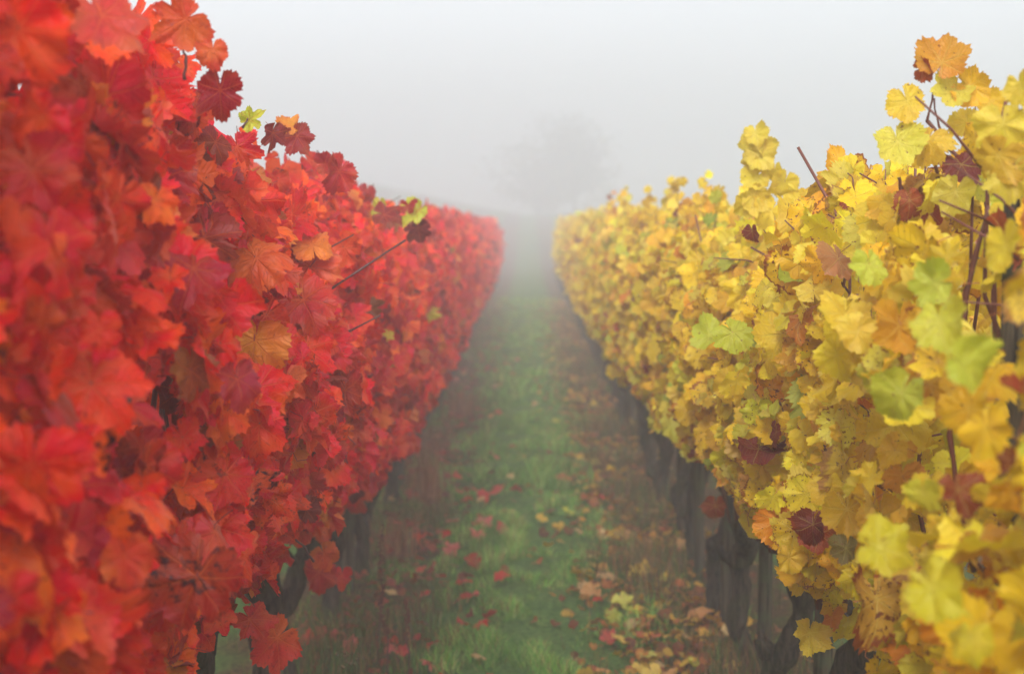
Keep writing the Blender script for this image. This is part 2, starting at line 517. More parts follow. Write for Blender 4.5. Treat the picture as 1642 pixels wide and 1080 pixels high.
def join_leaves(name, kind, leaves, shapes):
    """many leaves too many or too deep inside to be picked apart"""
    Vs, Fs, Us, Rs, Cs = [], [], [], [], []; n = 0
    for L in leaves:
        V, Fc, uv, rim, mi = shapes[rnd.randrange(len(shapes))]
        m = np.array(leaf_frame(L['pos'], L['n'], L['tip'], L['s']))
        Vs.append(V @ m[:3, :3].T + m[:3, 3]); Fs.append(Fc + n); n += len(V); Us.append(uv); Rs.append(rim)
        Cs.append(np.tile(np.array([*L['c'], L['a']]), (len(V), 1)))
    return mk_mesh(name, np.vstack(Vs), np.vstack(Fs), [M_LEAF[kind][1]], np.vstack(Us), np.concatenate(Rs), np.vstack(Cs))


# ------------------------------------------------------------------ ground, hill, haze
def build_ground():
    xs = np.concatenate([np.linspace(-140, -6, 24), np.linspace(-5, 5, 60), np.linspace(6, 140, 24)])
    ys = np.concatenate([np.linspace(-40, 3, 12), np.linspace(3.3, 26, 110), np.linspace(27, 60, 40), np.linspace(64, 230, 30)])
    V = []
    for y in ys:
        for x in xs:
            row = abs(((x + .76) % 1.52) - .76) if abs(x) < 6 else .4
            z = -.03 + .06 * max(0, .45 - row) + .02 * mnoise.noise(Vector((x * 2.5, y * 1.3, 0)))
            z += .05 * mnoise.noise(Vector((x * .4, y * .25, 9))) * min(1, max(0, (y - 6) / 10))
            if y > 55:
                k = min(1, (y - 55) / 35)
                k = k * k * (3 - 2 * k)
                z += k * (1.7 + 2.3 * min(1, max(0, (-x - .5) / 11)) + .7 * min(1, max(0, (x - 1) / 12)) + .3 * mnoise.noise(Vector((x * .15, 3, 1)))) + .004 * max(0, y - 90)
            V.append((x, y, z))
    nx = len(xs); Fc = []
    for j in range(len(ys) - 1):
        for i in range(nx - 1):
            a = j * nx + i
            Fc += [(a, a + 1, a + nx + 1), (a, a + nx + 1, a + nx)]
    o = link('ground', mk_mesh('ground', V, Fc, [ground_material()]))
    tag(o, kind='structure', label='grassy vineyard ground rising to a low hill in the fog')


build_ground()


def build_haze():
    N = NT('fog')
    pv = N.n('ShaderNodeVolumePrincipled')
    pv.inputs['Color'].default_value = (.97, .98, 1.0, 1)
    pv.inputs['Density'].default_value = .022
    pv.inputs['Anisotropy'].default_value = .3
    N.l(pv.outputs[0], N.out.inputs['Volume'])
    x0, x1, y0, y1, z0, z1 = -150, 150, -50, 240, -1.3, 9.4
    V = [(x, y, z) for z in (z0, z1) for y in (y0, y1) for x in (x0, x1)]
    Fc = [(0, 2, 3), (0, 3, 1), (4, 5, 7), (4, 7, 6), (0, 1, 5), (0, 5, 4), (2, 6, 7), (2, 7, 3), (0, 4, 6), (0, 6, 2), (1, 3, 7), (1, 7, 5)]
    o = link('haze', mk_mesh('haze', V, Fc, [N.m], smooth=False))
    tag(o, kind='stuff', label='dense pale morning fog over the vineyard')


build_haze()

# ------------------------------------------------------------------ vines
# places where the photograph looks past the outer leaves into the vine: row, depth limit, pixel box, share of leaves gone
THIN = [('yellow', 2.50, (1600, 1660, 400, 725), 1.0), ('yellow', 2.75, (1520, 1605, 340, 580), .75), ('yellow', 2.7, (1490, 1570, 620, 800), .6),
        ('yellow', 3.0, (1540, 1642, 780, 960), .4), ('red', 2.6, (215, 262, 440, 700), .7), ('red', 4.6, (400, 560, 850, 1000), .55), ('red', 2.2, (60, 100, 870, 940), .9)]
HERO = {'red': [], 'yellow': []}


def hero(kind, px, py, wpx, rgb, out=.015, a=.3, tilt=(0, 0), roll=0, Y=None, shape=None, up=False):
    """a leaf that the photograph shows clearly, hung where it hangs in the photograph"""
    sd = SIDE[kind]
    if Y is None:
        Y = abs(F * .5 / (px - VX))
        for _ in range(6):
            z = EYE - (py - VY) * Y / F
            xf = AX[kind] + sd * (half_x(kind, Y, min(max(z, bot_z(kind, Y) + .05), top_z(kind, Y) - .05)) + out)
            Y = F * xf / (px - VX)
    w = wpx * Y / F
    p = pt(px, py, Y)
    view = np.array([-p[0], -p[1], EYE - p[2]]); view /= np.linalg.norm(view)
    n = view + np.array([tilt[0] + rnd.uniform(-.7, .7), 0, tilt[1] + rnd.uniform(-.3, .8)])
    ang = R(roll)
    tip = np.array([math.sin(ang), 0, -math.cos(ang)])
    if up: tip = -tip
    s = w / 1.55
    p = p - (tip / np.linalg.norm(tip)) * s * .25
    HERO[kind].append(dict(pos=p, n=n, tip=tip, s=s, x=9, c=lin(*rgb), a=a, hero=True, shape=shape))


RH = lambda *a, **k: hero('red', *a, **k)
YH = lambda *a, **k: hero('yellow', *a, **k)
# left row, from the photograph
RH(300, 955, 165, (176, 22, 30), out=.05, a=.95, tilt=(.1, .2), roll=-20)
RH(190, 912, 92, (214, 74, 34), out=.05, a=.1, shape=2)
RH(498, 382, 78, (238, 112, 40), out=.05, a=.2, tilt=(.1, .7), roll=10, up=True)
RH(420, 425, 110, (224, 78, 34), out=.05, a=.3, tilt=(.3, .3), roll=40)
RH(510, 432, 92, (222, 92, 52), out=.06, a=.2, tilt=(.1, .2), roll=70)
RH(556, 405, 62, (226, 66, 36), out=.06, a=.2, tilt=(.5, .1), roll=30)
RH(490, 492, 100, (196, 26, 34), out=.05, a=.3, tilt=(-.1, .3), roll=20)
RH(408, 190, 42, (196, 200, 62), out=.03, a=.1, Y=3.3, roll=120)
RH(462, 196, 44, (222, 136, 48), out=.03, a=.3, Y=3.9, up=True)
RH(482, 226, 52, (150, 36, 34), Y=3.9, a=.4, roll=30)
RH(440, 222, 50, (140, 50, 46), Y=3.8, a=.5)
RH(540, 284, 66, (186, 44, 38), Y=4.3, a=.4, roll=-30)
RH(528, 262, 40, (178, 40, 36), Y=4.3, a=.4, roll=100)
RH(664, 345, 46, (204, 204, 72), Y=5.2, a=.1, roll=-40)
RH(654, 326, 34, (170, 40, 34), Y=5.2, a=.4, up=True)
RH(625, 346, 54, (140, 44, 34), Y=5.2, a=.4, roll=80, tilt=(0, .8))
RH(672, 372, 42, (120, 44, 44), Y=5.2, a=.4, roll=10)
RH(610, 335, 34, (200, 196, 76), Y=5.3, a=.1)
RH(288, 42, 96, (206, 66, 30), Y=2.5, a=.4, roll=-60)
RH(345, 92, 56, (220, 84, 48), Y=2.6, a=.3)
RH(356, 160, 84, (166, 28, 38), Y=2.62, a=.3)
RH(180, 48, 140, (206, 66, 54), Y=2.05, a=.3, roll=30, tilt=(0, .6))
RH(430, 1042, 92, (214, 62, 32), out=.06, a=.4, roll=-40)
RH(400, 1010, 70, (206, 40, 32), out=.04, a=.3, roll=30)
RH(508, 932, 62, (178, 26, 40), out=.03, a=.2)
RH(520, 900, 54, (220, 90, 40), out=.03, a=.2, roll=30)
RH(545, 935, 40, (196, 30, 44), out=.03, a=.2)
RH(520, 850, 60, (220, 72, 34), out=.05, a=.2, tilt=(0, .6))
RH(330, 400, 120, (150, 34, 38), out=.03, a=.8, roll=10)
RH(380, 620, 86, (176, 40, 54), out=.05, a=.3, tilt=(.4, .2))
RH(305, 610, 100, (170, 88, 50), out=.05, a=.3, tilt=(.8, .1))
RH(590, 500, 44, (150, 88, 44), out=.03, a=.3)
# right row, from the photograph
for px, py, w, c in ((1210, 222, 40, (228, 206, 70)), (1218, 255, 52, (224, 204, 72)), (1205, 290, 46, (228, 206, 60)), (1212, 322, 48, (230, 206, 62)),
                     (1255, 300, 50, (232, 208, 60)), (1240, 280, 34, (226, 200, 60)), (1192, 330, 44, (226, 204, 60)), (1232, 345, 50, (232, 206, 50)), (1272, 332, 48, (228, 200, 48)),
                     (1292, 350, 46, (234, 210, 60)), (1200, 235, 34, (226, 208, 80)), (1228, 240, 34, (222, 200, 70)), (1196, 262, 30, (226, 200, 60))):
    YH(px, py, w, c, Y=4.5, roll=rnd.uniform(-50, 50), a=.1)
for px, py, w, c, r_ in ((1508, 92, 78, (206, 146, 36), 160), (1480, 112, 40, (170, 84, 36), 100), (1556, 146, 62, (232, 188, 48), 60), (1520, 160, 66, (218, 206, 76), -20),
                         (1452, 174, 64, (226, 194, 54), 20), (1436, 240, 76, (220, 212, 80), 10), (1480, 236, 66, (220, 184, 52), -20),
                         (1540, 275, 66, (112, 44, 34), 20), (1455, 330, 52, (160, 84, 36), 0), (1605, 215, 84, (224, 204, 66), 10), (1590, 262, 80, (214, 178, 46), -30),
                         (1634, 150, 60, (230, 208, 70), 30), (1618, 290, 80, (214, 196, 66), 0)):
    YH(px, py, w, c, Y=2.75 if px < 1580 else 2.35, roll=r_, a=.25 if c[0] > 180 else .7, tilt=(0, .1))
YH(1205, 376, 32, (130, 52, 32), Y=3.9, a=.8)
YH(1130, 542, 58, (186, 194, 50), out=.06, a=.1, tilt=(0, .9), roll=-60)
YH(1182, 540, 62, (192, 198, 50), out=.06, a=.1, tilt=(0, .8), roll=40)
YH(1395, 432, 62, (196, 204, 66), out=.07, a=.1, roll=10)
YH(1486, 455, 74, (190, 200, 68), out=.08, a=.1, roll=-80)
YH(1440, 642, 86, (196, 200, 66), out=.06, a=.2, roll=-30)
YH(1512, 530, 92, (208, 206, 64), out=.08, a=.1, roll=20)
YH(1556, 592, 88, (196, 202, 66), out=.08, a=.1, roll=60)
YH(1430, 885, 96, (214, 200, 40), out=.09, a=.3, roll=70, tilt=(0, .7))
YH(1512, 958, 100, (212, 200, 40), out=.1, a=.3, roll=40, tilt=(-.2, .5))
YH(1566, 1040, 72, (222, 204, 40), out=.1, a=.1, roll=10)
YH(1485, 802, 64, (214, 206, 60), out=.07, a=.2)
YH(1300, 1030, 62, (226, 192, 60), out=.05, a=.2, roll=-20)
YH(1308, 852, 58, (122, 48, 32), out=.04, a=.8, shape=20)
YH(1362, 890, 50, (112, 96, 40), out=.04, a=.5)
YH(1408, 985, 124, (216, 168, 66), out=.05, a=.95, roll=-10)
YH(1270, 905, 48, (232, 190, 44), out=.04, a=.1)
YH(1150, 820, 40, (166, 76, 34), out=.02, a=.6)
YH(1350, 515, 84, (240, 210, 60), out=.05, a=.1, roll=-20, tilt=(0, .5))
YH(1370, 540, 70, (236, 206, 70), out=.05, a=.1, roll=-30)
YH(1300, 455, 60, (238, 208, 70), out=.05, a=.1, roll=-160)
YH(1540, 800, 80, (160, 84, 44), out=.02, a=.3)
YH(1076, 690, 44, (216, 208, 70), out=.05, a=.1)
YH(1055, 680, 36, (206, 202, 74), out=.05, a=.1)

vine_y = {'red': [], 'yellow': []}
y = 1.30
while y < 14.2:
    vine_y['red'].append(y + rnd.uniform(-.06, .06)); y += .9
y = 1.42
while y < 14.2:
    vine_y['yellow'].append(y + rnd.uniform(-.05, .05)); y += .9

ORD = ['first', 'second', 'third', 'fourth', 'fifth', 'sixth', 'seventh', 'eighth', 'ninth', 'tenth', 'eleventh', 'twelfth', 'thirteenth', 'fourteenth', 'fifteenth']
RED_LABELS = {
    0: 'scarlet vine nearest in the red row, its big leaves blurred',
    1: 'red vine with a big dark veined leaf low on its side, its top reaching highest',
    2: 'red vine with one small yellow green leaf standing on its sloping top',
    3: 'red vine with bright orange lobed leaves held out on a bare cane',
    4: 'red vine topped by a small lime green and red sprig',
}
YELLOW_LABELS = {
    0: 'yellow vine nearest in the yellow row, its leaves blurred',
    1: 'yellow vine beside the dark narrow post, its brown leafed shoot rising highest',
    2: 'yellow vine with a crumpled dark red leaf low on its golden side',
    3: 'yellow vine with an upright tuft of pale leaves above its top',
    4: 'yellow vine holding a pair of spread green leaves out from its side',
    5: 'golden vine standing just nearer than the broad weathered grey post',
}
leaf_count = 0


def build_trunk(kind, y, seed, parent):
    ax = AX[kind]
    h = rnd.uniform(.46, .60)
    lean = rnd.uniform(-.05, .05)
    path = wander((lean, rnd.uniform(-.06, .06), -.08), (0, 0, h), 30, .10, seed)
    rad = np.interp(np.linspace(0, 1, 30), [0, .12, .3, .8, 1], [.052, .038, .032, .035, .048]) * rnd.uniform(.85, 1.15)
    g = Geo(); g.add(*tube(path, rad, 18, .42, seed))
    for s in (-1, 1):      # knotty arms where the canes start
        e = np.array([rnd.uniform(-.05, .05), s * rnd.uniform(.14, .26), h + rnd.uniform(.04, .14)])
        g.add(*tube(wander(path[-1] - [0, 0, .03], e, 7, .06, seed + s), np.linspace(.036, .016, 7), 9, .4, seed))
    for k in range(3):     # spurs
        a = rnd.uniform(0, 6.28); q = path[rnd.randrange(12, 30)]
        g.add(*tube([q, q + np.array([math.cos(a) * .05, math.sin(a) * .05, .03]), q + np.array([math.cos(a) * .07, math.sin(a) * .07, .07])], [.022, .016, .009], 6, .3, seed))
    return link('trunk', g.mesh('trunk', [M_BARK]), parent), h


def build_vine(kind, i, y, y0, y1, nleaf, nparts):
    global leaf_count
    VW[:] = [rnd.uniform(.6, 1.5) for _ in range(11)]
    ax, sd = AX[kind], SIDE[kind]
    root = link('grapevine', None, loc=(ax, y, 0))
    lab = (RED_LABELS if kind == 'red' else YELLOW_LABELS).get(i)
    if lab is None:
        lab = ('%s grapevine, %s from the near end of the %s row' % (('crimson' if kind == 'red' else 'golden'), ORD[i], kind)) + (', fading into fog' if y > 9 else '')
    tag(root, lab, 'grapevine', 'red grapevines on the near part of their row' if kind == 'red' else 'yellow grapevines on the near part of their row')
    seed = int(y * 100) + (0 if kind == 'red' else 5000)
    _, h = build_trunk(kind, y, seed, root)
    # canes: rise from the arms through the foliage
    ncane = 9 if y < 6 else 5
    for k in range(ncane):
        dy = rnd.uniform(-.42, .42); dx = (rnd.uniform(-.06, .10) if k % 3 or y < 3.0 else rnd.uniform(.10, .18)) * sd
        zt = top_z(kind, y + dy) + (rnd.uniform(-.12, .09) if y < 5 and kind == 'yellow' else rnd.uniform(-.16, .02))
        n = 9
        p = wander((0 + dx * .3, dy * .4, h + .02), (dx, dy, zt), n, .12, seed + 17 * k)
        if rnd.random() < .6:                       # a bare tip pokes out of the foliage
            p[-1] += [sd * rnd.uniform(0, .03), rnd.uniform(-.04, .03), rnd.uniform(-.02, .04)]
        g = Geo()
        g.add(*tube(p, np.linspace(.0058, .0028, n), 6))
        for q in range(3, n - 1, 2):                # knots and side shoots
            d = np.array([sd * rnd.uniform(.3, 1), rnd.uniform(-1, .4), rnd.uniform(.0, .9)]); d /= np.linalg.norm(d)
            L = rnd.uniform(.05, .20)
            g.add(*tube([p[q], p[q] + d * L * .5 + [0, 0, .01], p[q] + d * L], [.0028, .0022, .0016], 5))
        link('cane', g.mesh('cane', [M_CANE[kind]]), root)
    leaves = [random_leaf(kind, y0, y1) for _ in range(nleaf)]
    for q in range((3 if kind == 'yellow' else 2) if y > 3.2 else 1):          # leafy shoots that stand above the row
        sy = rnd.uniform(y0, y1); L = rnd.uniform(.06, .20) * (1 if kind == 'yellow' else .6); sx = sd * rnd.uniform(-.05, .16); zt = top_z(kind, sy) - .05
        lx, ly = rnd.uniform(-.25, .25), rnd.uniform(-.5, .3)
        P = np.array([[sx + lx * L * t, sy - y + ly * L * t, zt - .12 + (L + .12) * t] for t in (0, .3, .6, .85, 1)])
        link('cane', mk_mesh('cane', *tube(P, [.003, .0026, .002, .0016, .001], 5), [M_CANE[kind]]), root)
        m_ = max(2, int(L / .026))
        for j in range(m_):
            t = .35 + .65 * (j + .5) / m_; sgn = 1 if j % 2 else -1
            ss = (.046 if kind == 'yellow' else .052) * (1.15 - .55 * t) * rnd.uniform(.8, 1.15)
            c0 = np.array([ax + sx + lx * L * t, sy + ly * L * t, zt - .12 + (L + .12) * t])
            leaves.append(dict(pos=c0 + np.array([sgn * ss * .6 * rnd.uniform(.3, 1), rnd.uniform(-.03, .01), .01]), n=np.array([rnd.gauss(0, .5), -1, rnd.gauss(.4, .5)]),
                               tip=np.array([sgn * rnd.uniform(.2, 1), 0, rnd.uniform(-1, .1)]), s=ss, x=5, c=pick_colour(kind, .9), a=rnd.random() ** 3))
    heroes = [L for L in HERO[kind] if (y0 <= L['pos'][1] < y1) or (i == 0 and L['pos'][1] < y0)]
    # those that show largest: on the path side and near
    leaves.sort(key=lambda L: -(L['x'] * 2.2 + L['s'] * 3 + (L['pos'][2] - top_z(kind, L['pos'][1]) > -.1) * .12))
    # a hero leaf is not covered by a random one
    keep = []
    for L in leaves:
        bad = False
        for H in HERO[kind]:
            if abs(L['pos'][1] - H['pos'][1]) < .35 and L['pos'][1] < H['pos'][1] + .02:
                a = (L['pos'][0] / L['pos'][1], (L['pos'][2] - EYE) / L['pos'][1]); b = (H['pos'][0] / H['pos'][1], (H['pos'][2] - EYE) / H['pos'][1])
                if math.hypot(a[0] - b[0], a[1] - b[1]) < H['s'] / H['pos'][1] * .9: bad = True; break
        qx, qy = VX + F * L['pos'][0] / L['pos'][1], VY - F * (L['pos'][2] - EYE) / L['pos'][1]
        for k_, ym, (a0, a1, b0, b1), sh in THIN:
            if k_ == kind and L['pos'][1] < ym and a0 < qx < a1 and b0 < qy < b1 and L['x'] > .02 and rnd.random() < sh: bad = True
        if not bad: keep.append(L)
    leaves = keep
    np_ = max(0, nparts - len(heroes))
    meshes = HI[kind] if y < 6.5 else MID[kind]
    for L in heroes + leaves[:np_]:
        v = L.get('shape')
        if v is None:
            v = rnd.randrange(NVAR - 4) if rnd.random() > .10 else rnd.randrange(NVAR - 4, NVAR)
        o = bpy.data.objects.new('leaf', meshes[v]); COL.objects.link(o)
        o.parent = root
        m = leaf_frame(L['pos'] - np.array([ax, y, 0]), L['n'], L['tip'], L['s'])
        o.matrix_basis = m
        o.color = (*L['c'], L['a'])
        leaf_count += 1
    rest = leaves[np_:]
    for L in rest: L['pos'] = L['pos'] - np.array([ax, y, 0])
    f = link('inner_foliage', join_leaves('inner_foliage', kind, rest, FILL[kind] if y < 4.8 else LO[kind] if y < 10 else TINY[kind]), root)
    f['kind'] = 'stuff'


for kind in ('red', 'yellow'):
    ys = vine_y[kind]
    for i, y in enumerate(ys):
        y0 = ys[i] - .45 if i == 0 else (ys[i - 1] + ys[i]) / 2
        y1 = (ys[i] + ys[i + 1]) / 2 if i + 1 < len(ys) else y + .45
        n = 860 if kind == 'red' else 860
        build_vine(kind, i, y, y0, y1, n, 300 if y < 8.5 else 170)

# the rest of both rows, dissolving into the fog
for kind in ('red', 'yellow'):
    L = []
    y = vine_y[kind][-1] + .45
    while y < 34:
        den = 620 if y < 22 else 420
        den *= float(np.interp(y, [14, 20, 27, 34], [1, .8, .45, .12]))
        for _ in range(int(den * .9)):
            q = random_leaf(kind, y, y + .9)
            if y >= 22: q['s'] *= 1.2
            L.append(q)
        y += .9
    o = link('far_vines', join_leaves('far_vines', kind, L, TINY[kind]))
    tag(o, ('far %s vines melting into the fog' % kind), kind='stuff', cat=None)
    g = Geo(); y = vine_y[kind][-1] + .9
    while y < 46:
        h = .6
        g.add(*tube(wander((AX[kind], y, -.05), (AX[kind] + rnd.uniform(-.03, .03), y + rnd.uniform(-.05, .05), .75), 6, .08, int(y * 10)), [.05, .04, .035, .035, .03, .015], 7, .3, y), [.05, .035, .025, 1])
        y += .9
    o = link('far_vine_trunks', g.mesh('far_vine_trunks', [M_BARK]))
    tag(o, 'row of distant dark vine trunks under the %s foliage' % kind, kind='stuff')

# the rows on either side, hidden behind these two from the path
for kind in ('red', 'yellow'):
    L = []
    for _ in range(5600):
        q = random_leaf(kind, 1.2, 27)
        q['pos'] = q['pos'] + np.array([-SIDE[kind] * 1.52, 0, -.04]); q['s'] *= 1.25
        L.append(q)
    o = link('next_vine_row', join_leaves('next_vine_row', kind, L, TINY[kind]))
    tag(o, 'next %s vine row, glimpsed only through the near leaves' % kind, kind='stuff')

# ------------------------------------------------------------------ posts and wires
def post(x, y, h, w, label, lean=0.0, seed=0, square=False):
    n = 9; P = [(lean * t, lean * .3 * t, -.1 + (h + .1) * t) for t in np.linspace(0, 1, n)]
    V, Fc = tube(P, [w / 2] * n, 14, .10, seed)
    if square:
        V[:, 0] = np.clip(V[:, 0], -w * .40, w * .40 + lean)
        V[:, 1] = np.clip(V[:, 1], -w * .40, w * .40 + lean)
    o = link('trellis_post', mk_mesh('trellis_post', V, Fc, [M_POST]), loc=(x, y, 0))
    tag(o, label, 'post', 'wooden trellis posts along the rows')
    return o


post(.675, 2.41, 1.58, .042, 'dark narrow post beside the nearest yellow vine, a wire fixed to it', .0, 1)
post(.78, 4.55, 1.30, .05, 'slim pale post half hidden under the golden leaves, nearer than the broad grey one', .01, 2)
post(.79, 6.65, 1.42, .105, 'broad weathered grey post under the yellow row, the most exposed of them', .0, 3, True)
post(.79, 8.75, 1.40, .085, 'grey post standing just beyond the broad weathered one', .02, 4, True)
post(.78, 10.8, 1.42, .07, 'third grey post of the yellow row beyond the lime sprig', -.01, 5)
post(.78, 13.0, 1.42, .07, 'hazy post under the yellow row where the trunks turn grey', .01, 6)
post(.78, 15.4, 1.42, .07, 'last discernible post under the yellow row before the fog', .0, 7)
post(.77, 5.62, 1.3, .045, 'slim dark stake between two vine trunks, nearer than the broad grey post', .015, 11)
post(.76, 7.62, 1.3, .05, 'slim stake just behind the broad weathered grey post', -.01, 12)
post(.77, 9.75, 1.3, .05, 'slim stake between the second and third grey posts of the yellow row', .01, 13)
post(-.77, 7.3, 1.42, .075, 'dark wooden post behind the mossy trunk of the red row', .02, 8)
post(-.78, 10.6, 1.42, .075, 'greyish post under the red row beside the tall dead grass', -.02, 9)
post(-.77, 14.0, 1.42, .07, 'faint post under the red row where its leaves turn pink with fog', .0, 10)

for kind, nm in (('red', 'red'), ('yellow', 'yellow')):
    for z, what in ((.62, 'lowest'), (.95, 'second lowest'), (1.25, 'second highest'), (1.49, 'highest')):
        g = Geo()
        ys = np.arange(.6, 34, 1.5)
        for dx in ((-.035, .035) if z > .8 else (0,)):
            P = [(AX[kind] + dx, yy, z - .01 * math.sin((yy % 2.1) / 2.1 * math.pi)) for yy in ys]
            g.add(*tube(P, .0016, 5))
        o = link('trellis_wire', g.mesh('trellis_wire', [M_WIRE]))
        o['kind'] = 'thing'
        tag(o, '%s trellis wire stretched along the %s row' % (what, nm), 'wire', 'trellis wires')


# ------------------------------------------------------------------ bare canes the photograph shows standing clear of the leaves
def owner(kind, Y):
    best = min((o for o in bpy.data.objects if o.name.startswith('grapevine') and (o.location.x < 0) == (kind == 'red')), key=lambda o: abs(o.location.y - Y))
    return best


def show_cane(kind, pts, Y, r0=3.0, r1=2.0):
    r0 *= 1.15
    o = owner(kind, Y)
    P = [pt(px, py, Y + dy) - np.array(o.location) for px, py, dy in pts]
    P2 = []
    for a, b in zip(P[:-1], P[1:]):
        for t in (0, .33, .66): P2.append(a + (b - a) * t + np.array([rnd.uniform(-.002, .002)] * 3))
    P2.append(P[-1]); P2 = np.array(P2)
    rad = np.linspace(r0, r1, len(P2)) / 1000
    rad[::3] *= 1.35
    link('cane', mk_mesh('cane', *tube(P2, rad, 6), [M_CANE[kind]]), o)


YR = 2.78
show_cane('yellow', [(1580, 330, .1), (1560, 282, 0), (1512, 232, 0), (1482, 196, 0)], YR, 3.2, 2.6)
show_cane('yellow', [(1506, 330, .1), (1500, 290, 0), (1494, 262, 0)], YR, 3.2, 2.6)
show_cane('yellow', [(1482, 196, 0), (1490, 150, 0), (1505, 120, 0)], YR, 1.6, 1.2)
show_cane('yellow', [(1512, 232, 0), (1500, 205, 0), (1492, 160, 0)], YR, 1.6, 1.2)
show_cane('yellow', [(1232, 400, .1), (1216, 340, 0), (1212, 290, 0), (1214, 225, 0)], 4.52, 3.0, 1.4)
show_cane('yellow', [(1450, 330, .1), (1442, 300, 0), (1438, 285, 0)], YR, 3.0, 2.4)
show_cane('yellow', [(1396, 380, .05), (1390, 345, 0), (1384, 308, 0)], 3.1, 3.4, 2.8)
show_cane('yellow', [(1384, 350, .0), (1368, 318, 0), (1366, 290, 0), (1356, 278, 0)], 3.1, 1.4, 1.0)
show_cane('yellow', [(1332, 388, .05), (1318, 362, 0), (1308, 340, 0)], 3.3, 3.2, 2.6)
show_cane('yellow', [(1545, 520, .0), (1548, 470, 0), (1562, 410, 0), (1582, 330, 0)], 2.5, 3.6, 3.0)
show_cane('yellow', [(1598, 560, .0), (1592, 480, 0), (1588, 380, 0)], 2.5, 3.4, 3.0)
show_cane('yellow', [(1570, 920, .0), (1548, 830, 0), (1524, 700, 0), (1530, 640, 0)], 2.45, 3.6, 3.0)
show_cane('yellow', [(1600, 960, .0), (1570, 900, 0), (1556, 790, 0)], 2.45, 3.4, 3.0)
show_cane('yellow', [(1320, 475, -.05), (1342, 520, -.05)], 3.0, 1.8, 1.8)
show_cane('red', [(375, 555, .0), (430, 490, -.02), (520, 470, 0), (580, 430, 0), (650, 385, .1)], 4.0, 2.8, 2.0)
show_cane('red', [(470, 625, .0), (500, 580, 0), (560, 530, 0), (610, 505, 0)], 4.2, 2.6, 1.8)
show_cane('red', [(300, 130, .0), (302, 100, 0), (297, 80, 0)], 2.6, 2.0, 1.6)
show_cane('red', [(392, 205, .0), (400, 190, 0)], 3.3, 1.8, 1.2)
show_cane('red', [(500, 905, .0), (485, 880, 0), (450, 850, 0)], 4.1, 2.4, 2.0)
show_cane('red', [(160, 720, .0), (180, 680, 0), (205, 640, 0)], 2.05, 2.6, 2.0)


# ------------------------------------------------------------------ grass
def blades(xs, ys, hs, ws, cols, lean=.6):
    n = len(xs)
    ang = rng.uniform(0, 2 * math.pi, n); la = rng.uniform(0, 2 * math.pi, n); le = rng.uniform(.1, 1, n) * lean
    z0 = -.035
    dx, dy = np.cos(ang) * ws / 2, np.sin(ang) * ws / 2
    lx, ly = np.cos(la) * hs * le, np.sin(la) * hs * le
    V = np.zeros((n, 5, 3))
    V[:, 0] = np.stack([xs - dx, ys - dy, np.full(n, z0)], 1)
    V[:, 1] = np.stack([xs + dx, ys + dy, np.full(n, z0)], 1)
    hm = hs * (1 - .15 * le)
    V[:, 2] = np.stack([xs - dx * .7 + lx * .35, ys - dy * .7 + ly * .35, z0 + hm * .6], 1)
    V[:, 3] = np.stack([xs + dx * .7 + lx * .35, ys + dy * .7 + ly * .35, z0 + hm * .6], 1)
    V[:, 4] = np.stack([xs + lx, ys + ly, z0 + hm], 1)
    Fb = np.array([(0, 1, 3), (0, 3, 2), (2, 3, 4)])
    Fc = (Fb[None] + (np.arange(n) * 5)[:, None, None]).reshape(-1, 3)
    C = np.repeat(np.concatenate([cols, np.ones((n, 1))], 1), 5, axis=0)
    return V.reshape(-1, 3), Fc, C


def grass_colours(n, dry):
    a = np.array([lin(84, 138, 46), lin(112, 160, 66), lin(66, 116, 40), lin(146, 170, 96)])
    b = np.array([lin(150, 132, 88), lin(120, 96, 60), lin(104, 66, 44)])
    pick = rng.integers(0, len(a), n); c = a[pick]
    d = rng.random(n) < dry
    c[d] = b[rng.integers(0, len(b), d.sum())]
    return c * rng.uniform(.75, 1.25, (n, 1))


def patchy(xs, ys, f, s):
    return np.array([mnoise.noise(Vector((x * f, y * f * .6, s))) for x, y in zip(xs, ys)])


parts = []
for (ya, yb, n, hh, ww) in ((5.2, 9, 52000, .045, .0035), (9, 15, 42000, .05, .005), (15, 34, 34000, .055, .010)):
    ys = rng.uniform(ya, yb, n); xs = rng.normal(-.02, .30, n); xs = np.clip(xs, -.9, .9)
    p = patchy(xs, ys, 3.2, 2.2)
    keep = rng.random(n) < np.clip(.75 + p * 1.2, .15, 1)
    xs, ys, p = xs[keep], ys[keep], p[keep]; n = len(xs)
    h = hh * np.clip(.9 + p * 1.4, .35, 2.2) * rng.uniform(.6, 1.5, n)
    pc = patchy(xs, ys, 9.0, 31.0)
    parts.append(blades(xs, ys, h * np.clip(1 + pc, .5, 1.6), np.full(n, ww), grass_colours(n, np.clip(.10 + .5 * pc, .03, .6)) * np.clip(1 + 1.1 * pc, .5, 1.7)[:, None], .8))
V = np.vstack([p[0] for p in parts]); C = np.vstack([p[2] for p in parts])
off = 0; Fs = []
for p in parts: Fs.append(p[1] + off); off += len(p[0])
o = link('grass', mk_mesh('grass', V, np.vstack(Fs), [M_TINT], col=C))
tag(o, 'short green grass strip between the two rows', kind='stuff')

